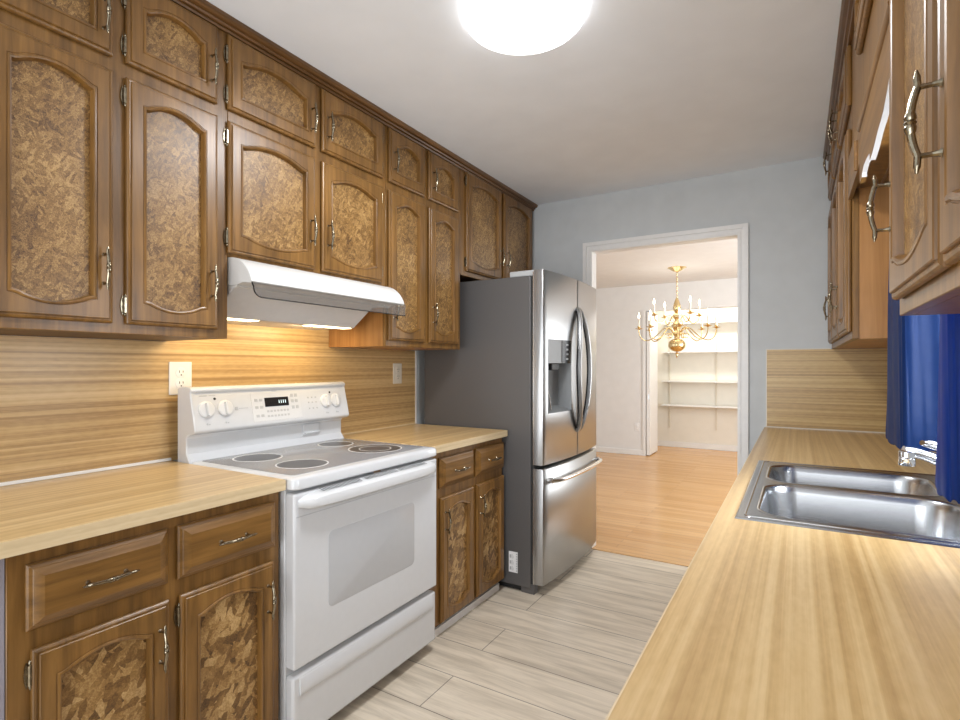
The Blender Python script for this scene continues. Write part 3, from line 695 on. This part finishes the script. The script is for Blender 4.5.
MB().box(-1.2665, FY0-0.0015, 0.727, -1.262, FY0+0.003, 1.806).build('edge_strip', 'steel_bright', ld)
MB().box(-1.2665, FY0-0.0015, 0.062, -1.262, FY0+0.003, 0.706).build('edge_strip', 'steel_bright', fz)
# dispenser: recess with control block above
hx = lambda y: -1.203 + 0.030*(1-((y-YC)/HWD)**2)
mb = MB(); y0, y1, z0, z1 = HOLE
f0, f1 = hx(y0)+0.001, hx(y1)+0.001; bx = -1.255
mb.add([(f0, y0, z0), (f1, y1, z0), (f1, y1, z1), (f0, y0, z1), (bx, y0+0.01, z0+0.03), (bx, y1-0.01, z0+0.03), (bx, y1-0.01, z1), (bx, y0+0.01, z1)],
       [(0, 1, 5, 4), (1, 2, 6, 5), (3, 7, 6, 2), (0, 4, 7, 3), (4, 5, 6, 7)])
dsp = mb.build('dispenser_recess', 'recess', ld)
mb = MB(); mb.add([(f0, y0, 1.295), (f1, y1, 1.295), (f1, y1, 1.430), (f0, y0, 1.430), (bx, y0, 1.295), (bx, y1, 1.295), (bx, y1, 1.430), (bx, y0, 1.430)],
       [(0, 1, 2, 3), (0, 4, 5, 1), (1, 5, 6, 2), (2, 6, 7, 3), (3, 7, 4, 0)])
mb.build('control_block', 'dispenser', dsp)
ym = y0+(y1-y0)*0.56
mb = MB(); mb.add([(hx(ym)+0.001, ym, 1.295), (f1+0.001, y1, 1.295), (f1+0.001, y1, 1.430), (hx(ym)+0.001, ym, 1.430), (hx(ym)-0.002, ym, 1.295), (f1-0.002, y1, 1.295), (f1-0.002, y1, 1.430), (hx(ym)-0.002, ym, 1.430)],
       [(0, 1, 2, 3), (4, 7, 6, 5), (0, 4, 5, 1), (1, 5, 6, 2), (2, 6, 7, 3), (3, 7, 4, 0)])
db = mb.build('touch_display', 'black', dsp)
mb = MB()
for i in range(4): mb.box(f1-0.004, y1-0.075, 1.315+i*0.028, f1+0.0018, y1-0.055, 1.325+i*0.028)
mb.build('display_icons', 'mark_grey', db)
MB().box(-1.235, 2.79, 1.255, -1.195, 2.90, 1.294).build('nozzle', 'black', dsp, bevel=0.004)
MB().tube([(-1.222, 2.77, 1.20), (-1.208, 2.805, 1.03)], 0.004, 8).build('lever', 'steel_bright', dsp)
# bowed handles like a pair of brackets
def bow_handle(parent, sg):
    rings = []
    n = 33; yc = YC + sg*0.014
    for i in range(n):
        t = -1+2*i/(n-1); z = 1.256 + t*0.385
        y = yc + sg*0.080*(1-abs(t)**1.55); x = -1.166 + 0.048*max(0.0, 1-abs(t)**3)**0.6
        rings.append([(x-0.020, y-0.013, z), (x, y-0.013, z), (x+0.004, y-0.008, z), (x+0.004, y+0.008, z), (x, y+0.013, z), (x-0.020, y+0.013, z)])
    MB().loops(rings).build('handle', 'steel', parent, bevel=0.002, angle=40)
    rr = [[(r[0][0]-0.004, r[0][1]-0.002, r[0][2]), (r[0][0]+0.006, r[0][1]-0.002, r[0][2]), (r[0][0]+0.006, r[0][1]+0.028, r[0][2]), (r[0][0]-0.004, r[0][1]+0.028, r[0][2])] for r in rings[1:-1]]
    MB().loops(rr).build('handle_inlay', 'black', parent)
bow_handle(ld, -1); bow_handle(rd, 1)
mb = MB(); pts = []
for i in range(25):
    t = -1+2*i/24; y = YC+t*0.405; pts.append((hx(y)+0.012+0.040*(1-abs(t)**10)**0.5, y, 0.640))
mb.tube(pts, 0.0145, 12, flat=0.9)
for t in (-1, 1):
    y = YC+t*0.395; mb.tube([(hx(y)-0.004, y, 0.640), (hx(y)+0.030, y, 0.640)], 0.015, 12)
mb.build('handle', 'steel_bright', fz)
lab = MB().box(-1.418, FY0-0.0012, 0.105, -1.362, FY0, 0.222).build('sticker', 'paper', fg, label='white printed sticker on the grey side')
mb = MB()
for i in range(8): mb.box(-1.372, FY0-0.0018, 0.112+i*0.0135, -1.364, FY0-0.0010, 0.120+i*0.0135)
for i in range(3):
    mb.box(-1.412, FY0-0.0018, 0.118+i*0.034, -1.402, FY0-0.0010, 0.136+i*0.034); mb.box(-1.398, FY0-0.0018, 0.114+i*0.034, -1.395, FY0-0.0010, 0.140+i*0.034); mb.box(-1.390, FY0-0.0018, 0.116+i*0.034, -1.388, FY0-0.0010, 0.132+i*0.034)
mb.build('sticker_print', 'mark_grey', lab)

# ------------------------------------------------------------------ right side: base, counter, sink
XC = -0.172
rb = thing('base_cabinet', 'long base cabinet run under the sink counter on the right', 'cabinet', (0.2, -0.6, 0))
RB = Side(XC+0.030, -1)
MB().box(RB.x+0.0195, -0.6, 0.062, XR-0.001, 1.40, 0.872).build('cabinet_box', 'wood_v', rb)
MB().box(RB.x+0.0195, 2.31, 0.062, XR-0.001, YF-0.001, 0.872).build('cabinet_box', 'wood_v', rb)
MB().box(RB.x, -0.6, 0.062, RB.x+0.0195, YF-0.001, 0.872).build('face_frame', 'wood_v', rb)
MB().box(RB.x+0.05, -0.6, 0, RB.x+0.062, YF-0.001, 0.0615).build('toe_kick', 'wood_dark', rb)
for i in range(8):
    a0 = -0.55+i*0.515
    door(rb, RB, a0, a0+0.47, 0.082, 0.665, 'lo' if i % 2 else 'hi', 0.555, top=0.026, bot=0.03, panel='flake'); drawer(rb, RB, a0, a0+0.47, 0.708, 0.852)
SX0, SX1, SY0, SY1 = -0.126, 0.468, 1.415, 2.297
ct = thing('countertop', 'wood-look laminate countertop with the sink along right side', 'countertop', (0.17, 1.5, 0.873))
mb = MB(); hx0, hx1, hy0, hy1 = SX0+0.012, SX1-0.012, SY0+0.012, SY1-0.012
def rc(x0, x1, y0, y1, z): return [(x0, y0, z), (x1, y0, z), (x1, y1, z), (x0, y1, z)]
ox = (XC+0.0025, XR-0.001, -0.6, YF-0.001); hx_ = (hx0, hx1, hy0, hy1)
mb.loops([rc(*hx_, 0.914), rc(*ox, 0.914), rc(*ox, 0.873), rc(*hx_, 0.873), rc(*hx_, 0.914)], False, False)
mb.build('slab', 'counter_l', ct)
MB().box(XC, -0.6, 0.873, XC+0.0024, YF-0.001, 0.9137).build('front_edge_band', 'counter_edge', ct)
sk = thing('kitchen_sink', 'stainless steel double-bowl sink set into the right countertop', 'sink', (0.17, 1.855, 0.914))
def rr_n(x0, x1, y0, y1, r, k=8): return rrect(x0, x1, y0, y1, r, k)
YM = 1.884
BX0, BX1 = SX0+0.040, SX1-0.110
bowls = ((SY0+0.042, YM-0.016), (YM+0.016, SY1-0.062))
mb = MB()
for (by0, by1), (ry0, ry1) in zip(bowls, ((SY0, YM), (YM, SY1))):
    inner = rr_n(BX0, BX1, by0, by1, 0.075)
    outer = []
    k = len(inner)//4
    crn = [(SX1, ry0), (SX1, ry1), (SX0, ry1), (SX0, ry0)]
    # outer loop matched corner by corner: rim corner, with points sliding to meet the neighbour half
    for q in range(4):
        for i in range(k):
            outer.append(crn[q])
    zt = 0.9185
    # strip triangles between the inner rounded loop and outer rectangle
    vs = [(x, y, zt) for x, y in inner] + [(x, y, zt) for x, y in crn]
    fs = []; n = len(inner)
    for q in range(4):
        for i in range(k-1): fs.append((q*k+i, q*k+i+1, n+q))
        fs.append((q*k+k-1, ((q+1)*k) % n, n+(q+1) % 4, n+q))
    mb.add(vs, fs)
rim_out = lambda d, z: rc(SX0+d, SX1-d, SY0+d, SY1-d, z)
mb.loops([rim_out(0, 0.9185), rim_out(-0.003, 0.9175), rim_out(-0.005, 0.9142)], False, False)
mb.build('rim', 'steel_sink', sk)
mb = MB(); ri = lambda d, z: [(x, y, z) for x, y in rrect(SX0+d, SX1-d, SY0+d, SY1-d, 0.02)]
mb.loops([ri(0.012, 0.9186), ri(0.013, 0.9205), ri(0.016, 0.9205), ri(0.018, 0.9186)], False, False); mb.build('rim_bead', 'steel_bright', sk)
for by0, by1 in bowls:
    mb = MB(); L = lambda d, z, r=0.075: [(x, y, z) for x, y in rr_n(BX0+d, BX1-d, by0+d, by1-d, r)]
    mb.loops([L(-0.004, 0.9187), L(-0.002, 0.9200), L(0.002, 0.9192), L(0.006, 0.912), L(0.010, 0.895), L(0.018, 0.76, 0.07), L(0.026, 0.738, 0.065), L(0.045, 0.728, 0.05), L(0.10, 0.725, 0.03)], False, True)
    bo = mb.build('bowl', 'steel_sink', sk, angle=70)
    c = ((BX0+BX1)/2, (by0+by1)/2, 0.7255)
    MB().lathe(c, [(0.045, 0.0), (0.045, 0.003), (0.036, 0.003), (0.030, 0.001)], 28).build('drain', 'chrome', bo)
# faucet
fa = thing('kitchen_faucet', 'chrome single-lever faucet on the back of the sink by the blue curtain', 'faucet', (0.415, 1.80, 0.919))
mb = MB(); mb.loops([[(x, y, z) for x, y in rrect(0.385+d, 0.445-d, 1.68+d, 1.92-d, 0.028)] for d, z in ((0, 0.919), (0, 0.925), (0.006, 0.930))]); mb.build('deck_plate', 'chrome', fa)
MB().lathe((0.415, 1.80, 0.930), [(0.026, 0), (0.026, 0.045), (0.023, 0.052), (0.023, 0.075), (0.018, 0.088), (0.006, 0.094)], 24).build('body', 'chrome', fa)
mb = MB(); pts = [(0.415, 1.80, 0.965), (0.37, 1.79, 1.002), (0.33, 1.778, 1.028), (0.29, 1.766, 1.047), (0.258, 1.757, 1.058), (0.236, 1.752, 1.060)]
mb.tube(pts, [0.017, 0.016, 0.015, 0.014, 0.0135, 0.013], 14); mb.build('spout', 'chrome', fa)
MB().lathe((0.243, 1.753, 1.022), [(0.017, 0), (0.018, 0.003), (0.018, 0.018), (0.0165, 0.020), (0.018, 0.022), (0.018, 0.036), (0.012, 0.040)], 20).build('aerator', 'chrome', fa)
mb = MB(); pts = [(0.415, 1.80, 1.018), (0.385, 1.78, 1.036), (0.35, 1.76, 1.055), (0.315, 1.742, 1.074), (0.280, 1.722, 1.086), (0.268, 1.715, 1.088)]
mb.tube(pts, [0.010, 0.009, 0.011, 0.015, 0.015, 0.009], 14, flat=0.7); mb.build('lever_handle', 'chrome', fa)
# end backsplash on the far wall
mb = MB().box(-0.158, YF-0.012, 0.9145, XR-0.001, YF-0.0005, 1.374)
bs = tag(mb.build('backsplash', 'splash_x', origin=(0.1, YF, 0.914)), 'striped wood-look laminate panel on far wall at end of sink counter', 'backsplash')
mb = MB(); mb.box(-0.163, YF-0.014, 0.9145, -0.158, YF-0.0005, 1.379); mb.box(-0.158, YF-0.014, 1.374, 0.158, YF-0.0005, 1.379); mb.box(-0.158, YF-0.018, 0.9145, XR-0.001, YF-0.012, 0.921)
mb.build('border_strip', 'ivory', bs)

# ------------------------------------------------------------------ right wall cabinets, valance, curtains
ZR0R = 2.205; RU = Side(0.164, -1); XBK = XR-0.001
def upper_r(y0, y1, z0, label, row2, row1):
    cab = thing('wall_cabinet', label, 'cabinet', (XBK, y0, z0), 'wall cabinets on the right side')
    y0 += 0.0006; y1 -= 0.0006
    carcass(cab, RU, y0, y1, z0, ZC-0.002, XBK, mat='wood_side' if y0 > 2 else 'wood_v'); face_frame(cab, RU, y0, y1, z0, ZC-0.002)
    for a0, a1, h_, zb, zt in row2: door(cab, RU, a0, a1, zb, zt, h_, zb+0.168, hinge=False)
    for a0, a1, h_ in row1: door(cab, RU, a0, a1, ZR0R, ZR1, h_, ZR0R+0.095, top=0.030, bot=0.0, trail=0.085, brail=0.058, hinge=False)
    return cab
upper_r(0.10, 1.262, 1.375, 'wall cabinet nearest the viewer at the top right, with two handles showing', [(0.130, 0.444, 'hi', 1.402, 2.121), (0.458, 0.832, 'hi', 1.402, 2.121), (0.846, 1.236, 'hi', 1.402, 2.121)], [(0.130, 0.444, 'hi'), (0.458, 0.832, 'hi'), (0.846, 1.236, 'hi')])
upper_r(1.262, 2.262, 1.898, 'short wall cabinet bridging over the sink window on right side', [], [(1.290, 1.590, 'hi'), (1.610, 1.935, 'lo')])
upper_r(2.262, 3.597, 1.375, 'wall cabinet in the far right corner with its orange-brown side showing', [(2.290, 2.700, 'hi', 1.402, 2.121), (2.735, 3.135, 'lo', 1.402, 2.121), (3.165, 3.565, 'lo', 1.402, 2.121)], [(2.290, 2.700, 'hi'), (2.735, 3.135, 'lo'), (3.165, 3.565, 'lo')])
mb = MB(); prof = [(0.1635-(x+1.697), z) for x, z in [(-1.697, 2.430), (-1.687, 2.430), (-1.684, 2.436), (-1.687, 2.440), (-1.676, 2.441), (-1.673, 2.447), (-1.676, 2.451), (-1.663, 2.453), (-1.656, 2.460), (-1.656, 2.472), (-1.697, 2.472)]]
mb.prism(prof, 0.10, 3.597)
tag(mb.build('crown_molding', 'crown', origin=(0.15, 0.1, 2.434), angle=20), 'brown wooden crown molding along the ceiling above right wall cabinets', 'molding')
# valance under the bridge cabinet
va = thing('window_valance', 'scalloped wooden valance board above the blue curtains', 'valance', (0.155, 1.76, 1.82))
vy = [(1.264, 1.850), (1.307, 1.831), (1.364, 1.810), (1.41, 1.804), (1.459, 1.802), (1.55, 1.788), (1.611, 1.786), (1.618, 1.806), (1.69, 1.816), (1.75, 1.820), (1.80, 1.812), (1.8005, 1.802), (1.86, 1.802), (1.8605, 1.858), (2.2605, 1.862)]
prf = vy + [(2.2605, 1.8975), (1.264, 1.8975)]
MB().prism_x(prf, 0.1515, 0.1635).build('board', 'wood_h', va)
edge = vy[:12]
MB().loops([[(0.1518, y, z-0.0006), (0.1632, y, z-0.0006), (0.1632, y, z+0.0004), (0.1518, y, z+0.0004)] for y, z in edge]).build('scalloped_edge', 'hood_under', va, label='pale scalloped lower edge')
mb = MB(); mb.tube([(0.153, 1.240, 1.958), (0.153, 1.86, 1.958)], 0.0095, 12); mb.tube([(0.150, 1.93, 1.862), (0.150, 1.93, 1.950)], 0.0065, 10); mb.box(0.1515, 1.264, 1.8976, 0.1635, 2.2605, 2.0)
mb.build('bullnose_molding', 'wood_h', va)
# curtains
def curtain(label, path, z0, z1, rows=14, wob=0.004, flare=0.0):
    t = thing('curtain', label, 'curtain', (path[0][0], path[0][1], z0), 'blue satin curtains at the sink window')
    mb = MB(); rings = []
    for j in range(rows+1):
        q = j/rows; z = z0 + (z1-z0)*q
        row = []
        for i, (x, y) in enumerate(path):
            dx = wob*sin(i*1.7+q*9.0)*(1-q*0.6); dy = wob*cos(i*2.3+q*7.0)*(1-q*0.6) + flare*(1-q)**1.5*max(0, 1-i/7)
            row.append((x+dx, y+dy, z + 0.004*sin(i*1.3)))
        rings.append(row)
    mb.loops(rings, False, False, closed=False)
    o = mb.build('cloth', 'satin', t, angle=80)
    md = o.modifiers.new('thickness', 'SOLIDIFY'); md.thickness = 0.0015
    ms = o.modifiers.new('smooth', 'SUBSURF'); ms.levels = 1; ms.render_levels = 2
    return t
def curve_path(ctrl, n=10):
    out = []
    P_ = [ctrl[0]] + ctrl + [ctrl[-1]]
    for i in range(1, len(P_)-2):
        for k in range(n):
            t = k/n; a, b_, c, d = P_[i-1], P_[i], P_[i+1], P_[i+2]
            out.append(tuple(0.5*((2*b_[m]) + (-a[m]+c[m])*t + (2*a[m]-5*b_[m]+4*c[m]-d[m])*t*t + (-a[m]+3*b_[m]-3*c[m]+d[m])*t**3) for m in (0, 1)))
    out.append(ctrl[-1]); return out
curtain('left blue satin curtain panel, half lit by the window behind the faucet', curve_path([(0.238, 2.00), (0.242, 1.93), (0.246, 1.87), (0.254, 1.842), (0.30, 1.86), (0.37, 1.88), (0.44, 1.935), (0.47, 2.02)], 5), 1.045, 1.895, wob=0.003, flare=0.12)
curtain('right dark navy curtain panel at the right edge of the photo', curve_path([(0.238, 1.302), (0.234, 1.292), (0.243, 1.280), (0.262, 1.276), (0.32, 1.280), (0.40, 1.278), (0.47, 1.285)], 5), 1.03, 1.895, wob=0.0015, flare=0.10)
mb = MB(); mb.tube([(0.245, 1.264, 1.902), (0.245, 2.260, 1.902)], 0.006, 10)
tag(mb.build('curtain_rod', 'pewter', origin=(0.245, 1.76, 1.9)), 'thin metal curtain rod behind the scalloped valance', 'rod')

# ------------------------------------------------------------------ kitchen ceiling lamp
cl = thing('ceiling_lamp', 'round white flush ceiling lamp glowing above the kitchen', 'lamp', (-0.79, 1.61, ZC))
c = (-0.79, 1.61, ZC)
MB().lathe(c, [(0.17, -0.0005), (0.17, -0.02)], 40).build('mount', 'trim', cl)
pr = [(0.199, -0.004), (0.203, -0.008), (0.203, -0.018)]
for i in range(1, 11): t = i/10*pi/2; pr.append((0.203*cos(t)+0.0005, -0.018-0.050*sin(t)))
MB().lathe(c, pr, 64).build('diffuser', 'lamp_glass', cl, angle=80)
_l = light('ceiling_lamp_bulb', 'AREA', (-0.79, 1.61, ZC-0.075), 27, (0.95, 0.97, 1.0), (0, 0, 0), 0.38); _l.data.shape = 'DISK'

# ------------------------------------------------------------------ chandelier
cx, cy = -1.212, 6.5
ch = thing('chandelier', 'brass candle-arm chandelier hanging in the dining room', 'chandelier', (cx, cy, ZD))
MB().lathe((cx, cy, ZD), [(0.105, -0.0005), (0.105, -0.006), (0.085, -0.014), (0.060, -0.032), (0.028, -0.048), (0.012, -0.055)], 28).build('canopy', 'brass', ch)
mb = MB(); z = ZD-0.055; i = 0
while z > 2.06:
    ax = (1, 0, 0) if i % 2 else (0, 1, 0)
    # chain link as a narrow oval ring
    vs = []
    u = Vector((0, 1, 0)) if i % 2 else Vector((1, 0, 0))
    pts = [Vector((cx, cy, z-0.015)) + u*0.008*cos(2*pi*k/12) + Vector((0, 0, 0.017*sin(2*pi*k/12))) for k in range(13)]
    mb.tube(pts, 0.0028, 6); z -= 0.027; i += 1
mb.build('chain', 'brass', ch)
prof = [(0.004, 2.075), (0.012, 2.065), (0.020, 2.050), (0.030, 2.020), (0.040, 1.985), (0.044, 1.955), (0.038, 1.925), (0.026, 1.905), (0.022, 1.895), (0.034, 1.885), (0.046, 1.865), (0.046, 1.845), (0.030, 1.825), (0.024, 1.80), (0.034, 1.785), (0.050, 1.765),
        (0.054, 1.740), (0.042, 1.715), (0.028, 1.700), (0.030, 1.685), (0.050, 1.670), (0.058, 1.655), (0.050, 1.640), (0.030, 1.628), (0.026, 1.60), (0.030, 1.592)]
MB().lathe((cx, cy, 0), prof, 24).build('stem', 'brass', ch, angle=60)
prof = [(0.03, 1.592)]
for i in range(1, 14): t = -pi/2*0.8 + i/13*pi*0.9; prof.append((0.097*cos(t)+0.0, 1.520-0.080*sin(t)))
prof += [(0.022, 1.428), (0.014, 1.415), (0.016, 1.405), (0.009, 1.385), (0.001, 1.362)]
MB().lathe((cx, cy, 0), prof, 32).build('ball_finial', 'brass', ch, angle=60)
def arm(a, R, z_root, z_low, z_cup, tier):
    d = Vector((cos(a), sin(a), 0)); o = Vector((cx, cy, 0))
    ctrl = [(0.045, z_root), (0.085, z_root+0.045), (0.14, z_root+0.05), (0.20, z_root-0.005), (0.26, z_low+0.03), (R*0.80, z_low), (R*0.94, z_low+0.035), (R, z_low+0.10), (R, z_cup)]
    if tier == 2: ctrl = [(0.040, z_root), (0.07, z_root+0.05), (0.11, z_root+0.055), (0.16, z_root), (R*0.72, z_low), (R*0.93, z_low+0.03), (R, z_low+0.09), (R, z_cup)]
    pts = [o + d*p[0] + Vector((0, 0, p[1])) for p in curve_path(ctrl, 5)]
    m_ = MB().tube(pts, 0.0062, 8); 
    # small scroll under the arm near the stem
    sc = [o + d*(0.10+0.032*cos(t)) + Vector((0, 0, z_root-0.035+0.026*sin(t))) for t in [k*0.5 for k in range(12)]]
    m_.tube(sc, 0.004, 6)
    am = m_.build('arm', 'brass', ch)
    e = o + d*R
    MB().lathe((e.x, e.y, z_cup), [(0.004, -0.012), (0.020, -0.006), (0.046, 0.004), (0.048, 0.007), (0.016, 0.006), (0.012, 0.012), (0.019, 0.022), (0.019, 0.034), (0.010, 0.036)], 16).build('drip_cup', 'brass', am)
    cd = MB().lathe((e.x, e.y, z_cup+0.034), [(0.011, 0), (0.011, 0.090), (0.006, 0.092)], 12).build('candle_sleeve', 'candle', am)
    MB().lathe((e.x, e.y, z_cup+0.126), [(0.006, 0), (0.011, 0.014), (0.0125, 0.026), (0.008, 0.046), (0.003, 0.064), (0.0005, 0.070)], 12).build('flame_bulb', 'bulb', am)
for k in range(8): arm(radians(14+45*k), 0.425, 1.665, 1.575, 1.715, 1)
for k in range(4): arm(radians(40+90*k), 0.285, 1.805, 1.775, 1.865, 2)
light('chandelier_glow', 'POINT', (cx, cy, 1.95), 5, (1.0, 0.95, 0.88), r=0.25)

# ------------------------------------------------------------------ closet shelves
def shelf(z, label):
    t = thing('closet_shelf', label, 'shelf', (-1.3, 8.6, z), 'closet shelves')
    MB().box(-1.82, 8.52, z-0.018, -0.2, 8.7345, z).build('board', 'trim', t)
    for x in (-1.74, -1.06): MB().prism_x([(8.7345, z-0.0185), (8.55, z-0.0185), (8.7345, z-0.045)], x-0.006, x+0.006).build('bracket', 'trim', t)
for z, lb in ((1.935, 'topmost white shelf in the closet beyond the dining room'), (1.497, 'second white shelf from the top in the closet'), (1.045, 'third white closet shelf from the top'), (0.675, 'lowest white shelf in the closet')): shelf(z, lb)
for x, lb in ((-1.74, 'left slotted shelf rail on the closet back wall'), (-1.06, 'right slotted shelf rail on the closet back wall')):
    o = tag(MB().box(x-0.012, 8.7355, 0.30, x+0.012, 8.7495, 2.05).build('shelf_rail', 'ivory', origin=(x, 8.745, 0.3)), lb, 'shelf rail', 'closet shelf rails')
light('closet_added_fill', 'AREA', (-1.0, 7.95, 2.30), 20, (1.0, 0.95, 0.84), (radians(38), 0, 0), 1.4, 0.15)  # added light with no fixture, brightens the closet interior
